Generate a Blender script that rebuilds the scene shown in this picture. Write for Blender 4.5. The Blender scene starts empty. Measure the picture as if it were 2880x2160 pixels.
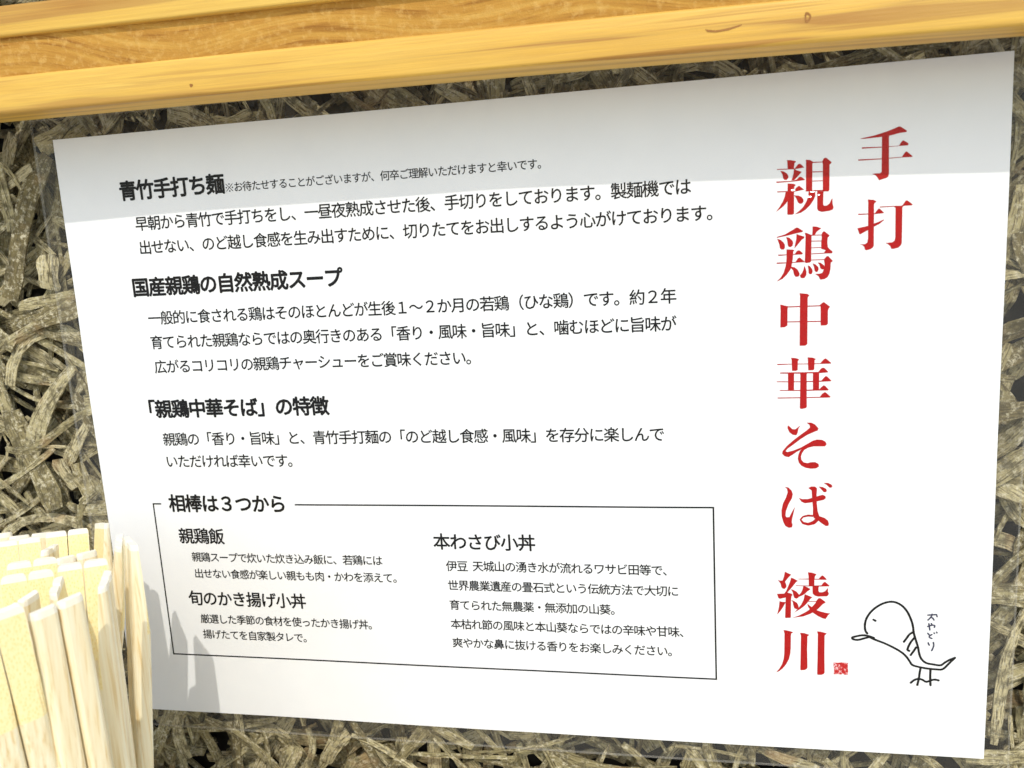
import bpy, bmesh, math, random
from mathutils import Vector, Matrix, noise
from mathutils.geometry import delaunay_2d_cdt

# ---------------------------------------------------------------- camera, sky, sun, exposure
scene = bpy.context.scene
col = scene.collection
MM = 0.001
Z0 = 1.09                       # height of the top edge of the sheet above the ground (m)


def W(x, y, z):
    """millimetres from the sheet's upper left corner -> world metres (x right, y into the wall, z up)"""
    return Vector((x * MM, y * MM, z * MM + Z0))


cam_data = bpy.data.cameras.new('camera')
cam_data.sensor_width = 36.0
cam_data.lens = 29.32
cam_data.clip_start = 0.01
cam_data.clip_end = 500.0
cam = bpy.data.objects.new('camera', cam_data)
col.objects.link(cam)
right = Vector((0.97983334, 0.19142442, -0.05730034))
down = Vector((-0.02280776, -0.17774615, -0.98381203))
fwd = Vector((-0.19851056, 0.96527872, -0.16979564))
rot = Matrix((right, -down, -fwd)).transposed()
cam.matrix_world = Matrix.Translation(W(207.114, -258.525, -42.353)) @ rot.to_4x4()
scene.camera = cam
cam_data.dof.use_dof = True
cam_data.dof.focus_distance = 0.272
cam_data.dof.aperture_fstop = 22.0
scene.cycles.max_bounces = 7
scene.cycles.diffuse_bounces = 4
scene.cycles.glossy_bounces = 3
scene.cycles.caustics_reflective = False
scene.cycles.caustics_refractive = False

SUN_SIDE, SUN_DROP = -0.32, 1.17     # shadow offset per unit of depth: sideways, downwards
travel = Vector((SUN_SIDE, 1.0, -SUN_DROP)).normalized()
sun_elev = math.asin(-travel.z)
sun_az = math.atan2(-travel.x, -travel.y)

world = bpy.data.worlds.new('World')
scene.world = world
world.use_nodes = True
wn = world.node_tree
sky = wn.nodes.new('ShaderNodeTexSky')
sky.sky_type = 'NISHITA'
sky.sun_disc = False
sky.sun_elevation = sun_elev
sky.sun_rotation = sun_az
sky.air_density = 1.4
sky.dust_density = 1.5
sky.ozone_density = 1.0
bg = wn.nodes['Background']
bg.inputs['Strength'].default_value = 0.15
wn.links.new(sky.outputs['Color'], bg.inputs['Color'])

sun_data = bpy.data.lights.new('sun', 'SUN')
sun_data.energy = 1.5
sun_data.angle = math.radians(0.5)
sun_data.color = (1.0, 0.965, 0.91)
sun = bpy.data.objects.new('sun', sun_data)
sun.rotation_euler = travel.to_track_quat('-Z', 'Y').to_euler()
sun.location = (0, -2, 4)
col.objects.link(sun)

vs = scene.view_settings
vs.view_transform = 'Standard'
vs.look = 'None'
vs.exposure = 0.52
vs.gamma = 1.0
vs.use_curve_mapping = False

random.seed(11)
PI = math.pi


# ---------------------------------------------------------------- helpers
def tag(o, label=None, cat=None, group=None, kind=None):
    if label: o['label'] = label
    if cat: o['category'] = cat
    if group: o['group'] = group
    if kind: o['kind'] = kind
    return o


def empty(name, loc):
    o = bpy.data.objects.new(name, None)
    o.empty_display_size = 0.02
    o.location = loc
    col.objects.link(o)
    return o


def link(name, me, mat, parent=None):
    """mesh given in world metres; a child keeps its place under its parent"""
    o = bpy.data.objects.new(name, me)
    mats = mat if isinstance(mat, (list, tuple)) else [mat]
    if not me.materials:
        for m in mats:
            me.materials.append(m)
    col.objects.link(o)
    if parent:
        o.parent = parent
        o.matrix_parent_inverse = Matrix.Translation(-parent.location)
    return o


def mesh(name, verts, faces, smooth=False):
    me = bpy.data.meshes.new(name)
    me.from_pydata([tuple(v) for v in verts], [], faces)
    me.update()
    if smooth:
        for p in me.polygons:
            p.use_smooth = True
    return me


def box_mesh(name, a, b, bevel=0.0, seg=2):
    """a, b: opposite corners in sheet millimetres"""
    bm = bmesh.new()
    bmesh.ops.create_cube(bm, size=1)
    lo, hi = W(*a), W(*b)
    for v in bm.verts:
        v.co = Vector([(lo[i] + hi[i]) / 2 + v.co[i] * abs(hi[i] - lo[i]) for i in range(3)])
    if bevel:
        bmesh.ops.bevel(bm, geom=bm.edges[:], offset=bevel * MM, segments=seg, affect='EDGES', profile=0.5)
    me = bpy.data.meshes.new(name)
    bm.to_mesh(me)
    bm.free()
    return me


class Nodes:
    def __init__(self, name):
        self.mat = bpy.data.materials.new(name)
        self.mat.use_nodes = True
        self.t = self.mat.node_tree
        self.t.nodes.clear()
        self.out = self.t.nodes.new('ShaderNodeOutputMaterial')

    def n(self, kind, ins=None, **props):
        nd = self.t.nodes.new(kind)
        for k, v in props.items():
            setattr(nd, k, v)
        for k, v in (ins or {}).items():
            s = nd.inputs[k]
            if isinstance(v, bpy.types.NodeSocket):
                self.t.links.new(v, s)
            else:
                s.default_value = v
        return nd

    def ramp(self, fac, stops):
        nd = self.n('ShaderNodeValToRGB', {'Fac': fac})
        els = nd.color_ramp.elements
        while len(els) < len(stops):
            els.new(0.5)
        for e, (p, c) in zip(els, stops):
            e.position = p
            e.color = (*c, 1) if len(c) == 3 else c
        return nd.outputs['Color']

    def coords(self, scale=(1, 1, 1), rotation=(0, 0, 0), kind='Object'):
        tc = self.n('ShaderNodeTexCoord')
        mp = self.n('ShaderNodeMapping', {'Vector': tc.outputs[kind], 'Scale': scale, 'Rotation': rotation})
        return mp.outputs['Vector']

    def noise(self, vec, scale, detail=4.0, rough=0.55, dist=0.0):
        return self.n('ShaderNodeTexNoise', {'Vector': vec, 'Scale': scale, 'Detail': detail, 'Roughness': rough,
                                             'Distortion': dist}).outputs['Fac']

    def mix(self, fac, a, b, blend='MIX'):
        nd = self.n('ShaderNodeMix', data_type='RGBA', blend_type=blend)
        for i, v in ((0, fac), (6, a), (7, b)):
            if isinstance(v, bpy.types.NodeSocket):
                self.t.links.new(v, nd.inputs[i])
            else:
                nd.inputs[i].default_value = v if i == 0 else (*v, 1)
        return nd.outputs[2]

    def finish(self, color, rough=0.6, bump=None, strength=0.3, dist=0.0005, spec=0.4, **more):
        p = self.n('ShaderNodeBsdfPrincipled')
        for k, v in (('Base Color', color), ('Roughness', rough), ('Specular IOR Level', spec)):
            if isinstance(v, bpy.types.NodeSocket):
                self.t.links.new(v, p.inputs[k])
            else:
                p.inputs[k].default_value = (*v, 1) if k == 'Base Color' else v
        for k, v in more.items():
            p.inputs[k].default_value = v
        if bump is not None:
            b = self.n('ShaderNodeBump', {'Height': bump, 'Strength': strength, 'Distance': dist})
            self.t.links.new(b.outputs['Normal'], p.inputs['Normal'])
        self.t.links.new(p.outputs[0], self.out.inputs[0])
        return self.mat


# ---------------------------------------------------------------- materials
def mat_paper():
    m = Nodes('paper')
    v = m.coords()
    c = m.ramp(m.noise(v, 60, 3), [(0.3, (0.80, 0.80, 0.80)), (0.75, (0.83, 0.83, 0.825))])
    f = m.noise(v, 900, 2)
    return m.finish(c, 0.7, f, 0.08, 0.0001, 0.25)


def mat_ink(name, color, rough=0.55):
    m = Nodes(name)
    v = m.coords()
    c = m.mix(m.noise(v, 500, 2), tuple(k * 0.85 for k in color), tuple(k * 1.15 for k in color))
    return m.finish(c, rough, None, spec=0.2)


def mat_seal():
    m = Nodes('seal_ink')
    v = m.coords()
    n1 = m.noise(v, 900, 2.5, 0.6, 1.5)
    c = m.ramp(n1, [(0.40, (0.45, 0.012, 0.012)), (0.52, (0.5, 0.03, 0.03)), (0.60, (0.72, 0.35, 0.35)), (0.7, (0.78, 0.6, 0.6))])
    return m.finish(c, 0.6, None, spec=0.2)


def mat_film(name='lamination', haze=0.002, gloss=0.16, rough=0.07):
    m = Nodes(name)
    v = m.coords()
    b = m.n('ShaderNodeBump', {'Height': m.noise(v, 22, 2, 0.5), 'Strength': 0.35, 'Distance': 0.002})
    lw = m.n('ShaderNodeLayerWeight', {'Blend': 0.5, 'Normal': b.outputs['Normal']})     # same from both sides of the sheet
    p5 = m.n('ShaderNodeMath', {0: lw.outputs['Facing'], 1: 5.0}, operation='POWER')
    k = m.n('ShaderNodeMath', {0: p5.outputs[0], 1: 0.9 * min(1, gloss), 2: 0.04 * gloss}, operation='MULTIPLY_ADD')
    tr = m.n('ShaderNodeBsdfTransparent', {'Color': (0.985, 0.985, 0.975, 1)})
    hz = m.n('ShaderNodeBsdfDiffuse', {'Color': (0.9, 0.86, 0.76, 1)})
    m1 = m.n('ShaderNodeMixShader', {0: haze, 1: tr.outputs[0], 2: hz.outputs[0]})
    gl = m.n('ShaderNodeBsdfAnisotropic', {'Color': (1, 1, 1, 1), 'Roughness': rough, 'Normal': b.outputs['Normal']})
    m2 = m.n('ShaderNodeMixShader', {0: k.outputs[0], 1: m1.outputs[0], 2: gl.outputs[0]})
    m.t.links.new(m2.outputs[0], m.out.inputs[0])
    return m.mat


def mat_rail(name, tint=1.0):
    """planed softwood, grain running along the rail"""
    m = Nodes(name)
    lines = m.noise(m.coords((1.2, 60, 60)), 4.5, 3, 0.5, 0.25)
    broad = m.noise(m.coords((2, 8, 12)), 6, 3)
    fibre = m.noise(m.coords((25, 900, 900)), 2.2, 3, 0.6)
    c = m.ramp(lines, [(0.39, (0.40, 0.19, 0.03)), (0.425, (0.56, 0.32, 0.05)), (0.46, (0.65, 0.37, 0.052)), (0.56, (0.69, 0.405, 0.064)), (0.74, (0.73, 0.455, 0.09))])
    thin = m.noise(m.coords((0.5, 210, 210)), 3.2, 2, 0.5, 0.15)
    c = m.mix(m.ramp(thin, [(0.37, (0.75, 0.75, 0.75)), (0.43, (0, 0, 0))]), c, (0.46, 0.23, 0.035))
    c = m.mix(m.ramp(broad, [(0.35, (0, 0, 0)), (0.7, (0.5, 0.5, 0.5))]), c, (0.74, 0.51, 0.11))
    c = m.mix(m.ramp(fibre, [(0.35, (0.35, 0.35, 0.35)), (0.65, (0, 0, 0))]), c, (0.5, 0.27, 0.06))
    return m.finish(c, 0.5, fibre, 0.25, 0.0003, 0.4)


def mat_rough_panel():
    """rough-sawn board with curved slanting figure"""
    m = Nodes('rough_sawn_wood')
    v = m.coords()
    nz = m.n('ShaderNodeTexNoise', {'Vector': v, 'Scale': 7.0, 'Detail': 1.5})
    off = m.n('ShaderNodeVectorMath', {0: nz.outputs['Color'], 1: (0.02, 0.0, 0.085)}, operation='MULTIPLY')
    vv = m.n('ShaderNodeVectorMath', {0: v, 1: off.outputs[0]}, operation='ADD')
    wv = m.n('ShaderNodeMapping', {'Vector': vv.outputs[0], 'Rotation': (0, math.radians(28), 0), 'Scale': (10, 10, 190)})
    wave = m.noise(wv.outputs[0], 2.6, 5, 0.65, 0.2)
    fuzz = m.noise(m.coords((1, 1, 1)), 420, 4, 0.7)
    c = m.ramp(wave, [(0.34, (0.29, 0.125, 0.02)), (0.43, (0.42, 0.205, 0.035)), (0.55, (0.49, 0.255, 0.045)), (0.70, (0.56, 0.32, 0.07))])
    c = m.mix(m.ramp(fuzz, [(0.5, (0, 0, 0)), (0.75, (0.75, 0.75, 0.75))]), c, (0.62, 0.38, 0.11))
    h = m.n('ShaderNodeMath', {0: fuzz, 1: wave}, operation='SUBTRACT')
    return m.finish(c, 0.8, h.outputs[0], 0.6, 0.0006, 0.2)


def mat_bamboo():
    m = Nodes('bamboo')
    fine = m.noise(m.coords((700, 700, 14)), 1.6, 3, 0.6)
    broad = m.noise(m.coords((160, 160, 6)), 1.2, 2)
    c = m.ramp(fine, [(0.34, (0.72, 0.54, 0.27)), (0.44, (0.84, 0.71, 0.45)), (0.56, (0.87, 0.78, 0.54)), (0.68, (0.89, 0.82, 0.61))])
    c = m.mix(m.ramp(broad, [(0.4, (0, 0, 0)), (0.7, (0.55, 0.55, 0.55))]), c, (0.85, 0.71, 0.42))
    return m.finish(c, 0.45, fine, 0.2, 0.0002, 0.4)


def mat_bamboo_cut():
    """slanted cut: the fibre bundles show as small dots"""
    m = Nodes('bamboo_cut')
    vo = m.n('ShaderNodeTexVoronoi', {'Vector': m.coords((1, 1, 0.55)), 'Scale': 1900.0, 'Randomness': 0.9})
    c = m.ramp(vo.outputs['Distance'], [(0.1, (0.84, 0.64, 0.26)), (0.35, (0.88, 0.72, 0.35)), (0.8, (0.90, 0.77, 0.42))])
    return m.finish(c, 0.6, vo.outputs['Distance'], 0.1, 0.0002, 0.3)


def mat_strand():
    m = Nodes('wood_wool')
    tone = m.n('ShaderNodeAttribute', attribute_name='tone', attribute_type='GEOMETRY').outputs['Fac']
    fib = m.n('ShaderNodeAttribute', attribute_name='fibre', attribute_type='GEOMETRY').outputs['Vector']
    v = m.coords()
    c = m.ramp(tone, [(0.0, (0.20, 0.16, 0.07)), (0.35, (0.35, 0.295, 0.145)), (0.7, (0.48, 0.41, 0.215)), (1.0, (0.62, 0.53, 0.30))])
    streak = m.noise(fib, 1.5, 4, 0.65, 0.4)
    c = m.mix(m.ramp(streak, [(0.40, (0.9, 0.9, 0.9)), (0.52, (0, 0, 0))]), c, (0.10, 0.078, 0.038))
    crust = m.noise(v, 620, 6, 0.75)
    c = m.mix(m.ramp(crust, [(0.51, (0, 0, 0)), (0.64, (0.9, 0.9, 0.9))]), c, (0.72, 0.65, 0.45))
    dirt = m.noise(v, 210, 5, 0.7)
    c = m.mix(m.ramp(dirt, [(0.38, (0.75, 0.75, 0.75)), (0.50, (0, 0, 0))]), c, (0.085, 0.07, 0.035))
    warm = m.noise(v, 60, 2)
    c = m.mix(m.ramp(warm, [(0.60, (0, 0, 0)), (0.7, (0.45, 0.45, 0.45))]), c, (0.38, 0.23, 0.10))
    h = m.n('ShaderNodeMath', {0: crust, 1: streak}, operation='ADD')
    return m.finish(c, 0.85, h.outputs[0], 1.0, 0.0007, 0.25)


def mat_simple(name, a, b, scale, rough=0.8, stretch=(1, 1, 1), bump=0.3):
    m = Nodes(name)
    f = m.noise(m.coords(stretch), scale, 5, 0.6)
    return m.finish(m.mix(f, a, b), rough, f, bump, 0.002, 0.3)


M = dict(
    paper=mat_paper(), black=mat_ink('black_ink', (0.004, 0.004, 0.0045)), grey=mat_ink('pen_ink', (0.05, 0.05, 0.085)),
    red=mat_ink('red_ink', (0.385, 0.003, 0.003)), seal=mat_seal(), film=mat_film(),
    film_edge=mat_film('lamination_edge', 0.07, 0.8, 0.25), film_margin=mat_film('lamination_margin', 0.03, 0.35, 0.12), wrinkle=mat_film('lamination_wrinkle', 0.0, 3.0, 0.16),
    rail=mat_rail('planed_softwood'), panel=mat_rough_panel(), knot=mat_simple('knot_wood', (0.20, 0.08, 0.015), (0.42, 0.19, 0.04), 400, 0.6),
    bamboo=mat_bamboo(), bamboo_cut=mat_bamboo_cut(), bamboo_tip=mat_simple('bamboo_tip', (0.88, 0.80, 0.62), (0.93, 0.88, 0.74), 900, 0.6, (1, 1, 1), 0.1), strand=mat_strand(),  # tips: the sun's whitening of the top ends put into the colour
    core=mat_simple('cement_core', (0.010, 0.009, 0.006), (0.02, 0.017, 0.012), 200),  # near-black: shade of the gaps between strands put into the colour
    counter=mat_simple('counter_wood', (0.66, 0.57, 0.42), (0.76, 0.67, 0.51), 6, 0.5, (3, 40, 40), 0.1),
    holder=mat_simple('holder_wood', (0.30, 0.16, 0.06), (0.40, 0.23, 0.09), 8, 0.5, (30, 30, 3), 0.1),
    ground=mat_simple('concrete', (0.52, 0.50, 0.46), (0.62, 0.60, 0.55), 5),
)

# printed lines: text, x of first character centre, z of the line, character pitch (mm), weight
TEXT_LINES = [
    ("青竹手打ち麺", 26.07, -18.70, 6.451, "heavy"),
    ("お待たせすることがございますが、何卒ご理解いただけますと幸いです。", 66.39, -20.05, 3.160, "fine"),
    ("早朝から青竹で手打ちをし、一昼夜熟成させた後、手切りをしております。製麺機では", 29.58, -29.78, 4.722, "body"),
    ("出せない、のど越し食感を生み出すために、切りたてをお出しするよう心がけております。", 29.82, -37.76, 4.707, "body"),
    ("国産親鶏の自然熟成スープ", 26.05, -51.12, 6.402, "heavy"),
    ("一般的に食される鶏はそのほとんどが生後１～２か月の若鶏（ひな鶏）です。約２年", 29.85, -61.85, 4.707, "body"),
    ("育てられた親鶏ならではの奥行きのある「香り・風味・旨味」と、噛むほどに旨味が", 29.57, -70.25, 4.709, "body"),
    ("広がるコリコリの親鶏チャーシューをご賞味ください。", 29.82, -78.83, 4.667, "body"),
    ("「親鶏中華そば」の特徴", 22.33, -93.83, 6.492, "heavy"),
    ("親鶏の「香り・旨味」と、青竹手打麺の「のど越し食感・風味」を存分に楽しんで", 29.38, -104.80, 4.722, "body"),
    ("いただければ幸いです。", 29.21, -112.86, 4.675, "body"),
    ("相棒は３つから", 29.12, -128.41, 6.493, "bold"),
    ("親鶏飯", 31.14, -140.65, 5.987, "medium"),
    ("親鶏スープで炊いた炊き込み飯に、若鶏には", 34.05, -148.55, 3.634, "small"),
    ("出せない食感が楽しい親もも肉・かわを添えて。", 34.22, -154.81, 3.610, "small"),
    ("旬のかき揚げ小丼", 31.64, -164.44, 5.771, "medium"),
    ("厳選した季節の食材を使ったかき揚げ丼。", 34.30, -172.43, 3.618, "small"),
    ("揚げたてを自家製タレで。", 34.51, -178.46, 3.601, "small"),
    ("本わさび小丼", 126.57, -141.39, 5.848, "medium"),
    ("伊豆", 129.44, -150.01, 3.810, "small"),
    ("天城山の湧き水が流れるワサビ田等で、", 138.63, -149.92, 3.719, "small"),
    ("世界農業遺産の畳石式という伝統方法で大切に", 129.50, -156.95, 3.679, "small"),
    ("育てられた無農薬・無添加の山葵。", 129.55, -164.02, 3.669, "small"),
    ("本枯れ節の風味と本山葵ならではの辛味や甘味、", 129.55, -170.97, 3.671, "small"),
    ("爽やかな鼻に抜ける香りをお楽しみください。", 129.67, -177.83, 3.655, "small"),
]
REFERENCE_MARK = (63.23, -20.05)
# red brush-serif characters: outlines in mm on the sheet
RED_CHARACTERS = {
    "手": [
        [(258.05, -19.87), (262.13, -19.25), (265.36, -18.41), (267.36, -17.73), (268.26, -17.37), (268.71, -17.41), (270.39, -18.65), (270.30, -19.01), (268.40, -19.17), (266.39, -19.58), (263.56, -19.83), (258.98, -20.00)],
        [(263.91, -19.44), (265.88, -19.60), (265.74, -20.11), (265.92, -30.02), (265.73, -30.86), (265.28, -31.15), (263.34, -31.65), (262.98, -30.99), (262.40, -30.20), (261.42, -29.79), (262.29, -29.71), (263.52, -29.75), (263.97, -29.41)],
        [(258.65, -22.29), (263.81, -22.50), (267.96, -22.58), (268.46, -22.52), (268.90, -21.77), (269.34, -21.25), (269.65, -21.27), (270.82, -22.07), (270.83, -22.65), (268.37, -22.67), (263.81, -22.71), (258.65, -22.66)],
        [(257.71, -25.53), (264.06, -25.71), (269.23, -25.67), (270.02, -24.52), (270.26, -24.30), (270.57, -24.35), (271.95, -25.61), (271.91, -25.89), (269.24, -25.83), (264.07, -25.92), (257.77, -25.88)],
    ],
    "打": [
        [(260.39, -36.79), (261.99, -37.00), (262.67, -37.42), (262.62, -37.69), (262.26, -37.83), (262.11, -38.36), (262.24, -49.88), (261.99, -50.41), (261.37, -50.82), (260.23, -51.08), (259.86, -50.84), (259.69, -50.07), (259.16, -49.54), (258.32, -49.35), (259.89, -49.31), (260.46, -48.90), (260.65, -47.71), (260.55, -37.50)],
        [(257.90, -40.63), (260.60, -40.74), (262.36, -40.77), (262.96, -39.92), (263.32, -39.51), (263.68, -39.59), (264.78, -40.68), (264.68, -40.89), (262.36, -40.98), (260.60, -40.96), (257.90, -40.96)],
        [(257.74, -44.70), (260.55, -44.21), (262.09, -43.65), (263.12, -43.34), (264.76, -42.65), (264.87, -42.79), (263.75, -43.75), (262.21, -44.53), (260.15, -45.61), (258.49, -46.49), (258.28, -46.32)],
        [(263.67, -38.97), (267.77, -39.04), (269.51, -39.10), (269.91, -38.64), (270.50, -37.72), (270.96, -37.75), (272.30, -38.85), (272.21, -39.16), (270.02, -39.19), (269.62, -39.59), (267.78, -39.47), (267.37, -39.23), (263.67, -39.23)],
        [(267.57, -39.14), (269.72, -39.27), (269.65, -39.80), (269.72, -49.42), (269.53, -50.06), (268.82, -50.79), (267.49, -51.09), (266.97, -51.01), (266.65, -50.23), (266.02, -49.65), (265.34, -49.28), (267.15, -49.22), (267.76, -48.77), (267.94, -47.91), (267.84, -39.69)],
    ],
    "親": [
        [(238.37, -24.28), (239.53, -24.37), (240.91, -24.74), (240.75, -25.10), (240.49, -25.24), (240.33, -26.90), (238.63, -26.78), (238.52, -24.61)],
        [(235.64, -26.57), (240.59, -26.76), (241.44, -25.69), (241.91, -25.53), (242.28, -25.70), (243.18, -26.68), (241.55, -26.86), (240.59, -26.98), (235.70, -26.79)],
        [(236.60, -27.18), (237.62, -27.41), (238.47, -28.07), (238.84, -28.75), (238.78, -29.29), (238.36, -29.80), (237.72, -29.76), (237.40, -29.30), (237.19, -28.20)],
        [(240.38, -26.80), (241.02, -27.28), (242.45, -27.81), (242.29, -28.07), (241.02, -29.44), (240.38, -30.10), (239.64, -30.05), (239.96, -29.26), (240.27, -27.98)],
        [(235.42, -30.09), (240.17, -30.20), (241.12, -29.88), (241.76, -29.28), (242.29, -29.21), (243.24, -29.92), (243.35, -30.20), (240.17, -30.41), (235.58, -30.46)],
        [(238.62, -30.85), (240.17, -31.01), (240.91, -31.39), (240.49, -31.80), (240.38, -32.77), (240.38, -39.50), (239.95, -39.75), (238.67, -39.72), (238.51, -39.44), (238.62, -31.56)],
        [(235.73, -32.89), (240.38, -33.04), (241.02, -32.16), (241.76, -31.66), (243.14, -32.85), (241.66, -33.13), (240.38, -33.26), (235.73, -33.17)],
        [(238.03, -33.26), (238.78, -33.21), (239.10, -33.99), (238.89, -35.29), (238.24, -36.34), (237.38, -37.28), (235.33, -38.74), (236.31, -37.43), (237.28, -35.84), (237.82, -34.45)],
        [(240.38, -34.29), (241.66, -34.49), (242.40, -34.86), (242.94, -35.55), (242.99, -36.21), (242.62, -36.74), (241.98, -36.80), (241.45, -36.33), (241.02, -35.21)],
        [(243.55, -24.55), (244.71, -24.69), (245.76, -25.36), (245.39, -25.76), (245.37, -33.32), (243.67, -33.37), (243.65, -24.99)],
        [(245.34, -25.28), (248.17, -25.41), (248.17, -25.62), (245.34, -25.57)],
        [(248.06, -25.42), (248.43, -24.59), (248.79, -24.39), (249.21, -24.44), (250.57, -25.72), (250.52, -26.03), (250.05, -26.32), (250.05, -33.42), (249.79, -33.83), (248.27, -33.73), (248.23, -26.19)],
        [(245.24, -27.93), (248.29, -28.10), (248.29, -28.32), (245.24, -28.21)],
        [(245.25, -30.52), (248.30, -30.62), (248.30, -30.84), (245.25, -30.73)],
        [(243.57, -33.15), (249.89, -33.35), (249.90, -33.60), (243.57, -33.42)],
        [(244.42, -33.37), (246.21, -33.49), (246.22, -34.90), (245.69, -36.06), (244.85, -37.32), (243.58, -38.55), (242.30, -39.34), (240.60, -39.73), (241.88, -38.77), (242.94, -37.74), (243.79, -36.26), (244.31, -34.88)],
        [(246.74, -33.52), (248.53, -33.64), (248.43, -34.29), (248.39, -37.43), (248.66, -37.78), (249.40, -37.77), (250.13, -37.22), (250.75, -35.85), (250.91, -35.97), (250.97, -37.49), (251.24, -38.49), (250.98, -39.01), (250.14, -39.29), (248.04, -39.48), (247.08, -39.10), (246.76, -38.53)],
    ],
    "鶏": [
        [(235.53, -45.92), (237.91, -45.28), (239.74, -44.28), (241.02, -43.52), (241.45, -43.55), (242.95, -44.63), (242.63, -44.89), (241.13, -45.13), (238.44, -45.70), (235.63, -46.15)],
        [(235.69, -46.43), (236.61, -46.76), (237.47, -47.59), (237.85, -48.28), (237.85, -49.17), (237.57, -49.61), (236.92, -49.63), (236.44, -49.21), (236.28, -48.08)],
        [(238.17, -46.07), (239.09, -46.35), (239.95, -47.17), (240.17, -47.96), (240.00, -48.62), (239.52, -49.04), (238.98, -49.01), (238.66, -48.44), (238.50, -47.09)],
        [(241.08, -45.35), (241.88, -45.73), (243.28, -46.25), (243.17, -46.69), (242.64, -46.99), (241.56, -48.26), (240.49, -49.54), (240.65, -48.55), (241.03, -46.79)],
        [(238.33, -49.65), (239.95, -49.79), (240.49, -49.99), (240.17, -50.42), (240.06, -52.54), (239.73, -54.43), (239.41, -55.54), (238.43, -56.95), (237.23, -58.14), (235.48, -58.96), (236.58, -57.88), (237.45, -56.45), (238.00, -54.68), (238.27, -53.01)],
        [(235.89, -51.03), (238.44, -51.11), (240.60, -51.09), (241.24, -50.25), (241.57, -50.10), (242.05, -50.18), (242.86, -51.01), (242.64, -51.33), (240.60, -51.33), (238.44, -51.31), (236.05, -51.41)],
        [(235.50, -53.31), (238.43, -53.44), (240.81, -53.42), (241.46, -52.44), (241.84, -52.20), (242.21, -52.37), (243.18, -53.26), (243.40, -53.61), (240.81, -53.64), (238.43, -53.69), (235.55, -53.71)],
        [(239.52, -54.70), (240.60, -54.98), (241.46, -55.75), (241.95, -56.79), (241.95, -57.35), (241.57, -57.73), (240.82, -57.75), (240.38, -57.05), (240.17, -55.91), (239.52, -55.09)],
        [(245.51, -43.46), (246.57, -43.57), (247.96, -44.10), (247.43, -44.45), (246.58, -45.12), (246.16, -45.92), (245.41, -45.88), (245.51, -44.83)],
        [(243.38, -45.15), (243.92, -45.24), (245.31, -45.93), (245.25, -46.36), (245.17, -53.47), (244.80, -53.79), (243.83, -53.91), (243.35, -53.60), (243.45, -52.71), (243.60, -46.05)],
        [(244.88, -45.85), (248.07, -45.92), (248.07, -46.14), (244.88, -46.07)],
        [(247.97, -46.02), (248.17, -45.43), (248.54, -45.01), (248.92, -45.14), (250.19, -46.26), (250.09, -46.53), (249.72, -46.84), (249.62, -47.94), (249.74, -49.60), (250.22, -50.18), (251.02, -50.89), (251.02, -51.28), (249.16, -51.23), (248.74, -51.10), (249.16, -50.46), (248.41, -50.14), (247.93, -50.00), (247.92, -48.06), (248.08, -46.86)],
        [(245.20, -47.52), (248.08, -47.65), (248.08, -47.87), (245.21, -47.75)],
        [(245.21, -49.47), (248.09, -49.51), (248.09, -49.71), (245.21, -49.67)],
        [(245.22, -51.19), (248.95, -51.17), (250.97, -51.22), (250.87, -51.44), (249.17, -51.40), (245.33, -51.42)],
        [(245.22, -52.97), (248.86, -53.03), (248.86, -53.25), (245.22, -53.20)],
        [(248.70, -53.10), (249.49, -52.19), (249.92, -52.22), (251.09, -53.56), (251.04, -53.83), (250.62, -54.09), (250.53, -55.87), (250.27, -57.30), (249.74, -58.29), (248.89, -58.81), (247.71, -58.92), (247.28, -57.94), (246.31, -57.17), (247.38, -57.16), (248.24, -56.98), (248.56, -56.33), (248.92, -54.67)],
        [(243.24, -54.77), (243.51, -55.07), (243.89, -56.43), (243.84, -57.44), (243.30, -58.20), (242.66, -58.28), (242.17, -57.92), (242.11, -57.36), (242.65, -56.71), (243.08, -55.72)],
        [(244.21, -54.60), (244.91, -54.91), (245.50, -55.84), (245.61, -56.52), (245.35, -57.12), (244.81, -57.21), (244.48, -56.80), (244.43, -55.67)],
        [(245.55, -54.05), (246.41, -54.43), (247.16, -55.25), (247.27, -55.93), (246.95, -56.58), (246.52, -56.67), (246.15, -56.21), (245.98, -55.08)],
        [(246.99, -53.90), (247.80, -54.00), (248.55, -54.65), (248.81, -54.83), (248.77, -55.95), (248.23, -55.97), (247.75, -55.62), (247.48, -54.60)],
    ],
    "中": [
        [(236.52, -65.72), (238.71, -66.32), (238.59, -67.21), (238.53, -72.05), (237.73, -72.53), (236.50, -72.57), (236.59, -67.51)],
        [(247.63, -66.31), (248.58, -65.52), (248.94, -65.61), (250.50, -66.93), (250.15, -67.42), (249.91, -68.04), (249.94, -71.97), (249.46, -72.38), (247.90, -72.40), (247.87, -66.95)],
        [(238.47, -66.36), (247.87, -66.40), (247.87, -66.70), (238.47, -66.67)],
        [(238.46, -70.82), (248.02, -71.01), (248.02, -71.31), (238.46, -71.10)],
        [(241.98, -62.61), (244.14, -62.89), (244.74, -63.34), (244.26, -63.90), (244.18, -77.76), (243.58, -78.26), (241.99, -78.21), (242.10, -63.43)],
    ],
    "華": [
        [(235.57, -83.52), (239.50, -83.57), (244.34, -83.63), (247.84, -83.63), (248.71, -82.61), (249.25, -82.22), (249.57, -82.35), (250.99, -83.66), (250.78, -83.85), (247.84, -83.86), (244.34, -83.86), (239.50, -83.77), (235.62, -83.87)],
        [(239.56, -81.76), (240.83, -81.89), (241.87, -82.24), (241.71, -82.52), (241.49, -82.87), (241.43, -85.56), (240.83, -85.77), (239.83, -85.72), (239.72, -82.47)],
        [(244.23, -81.76), (245.65, -81.88), (246.64, -82.32), (246.25, -82.66), (246.16, -85.45), (245.77, -85.69), (244.46, -85.69), (244.34, -82.37)],
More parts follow.
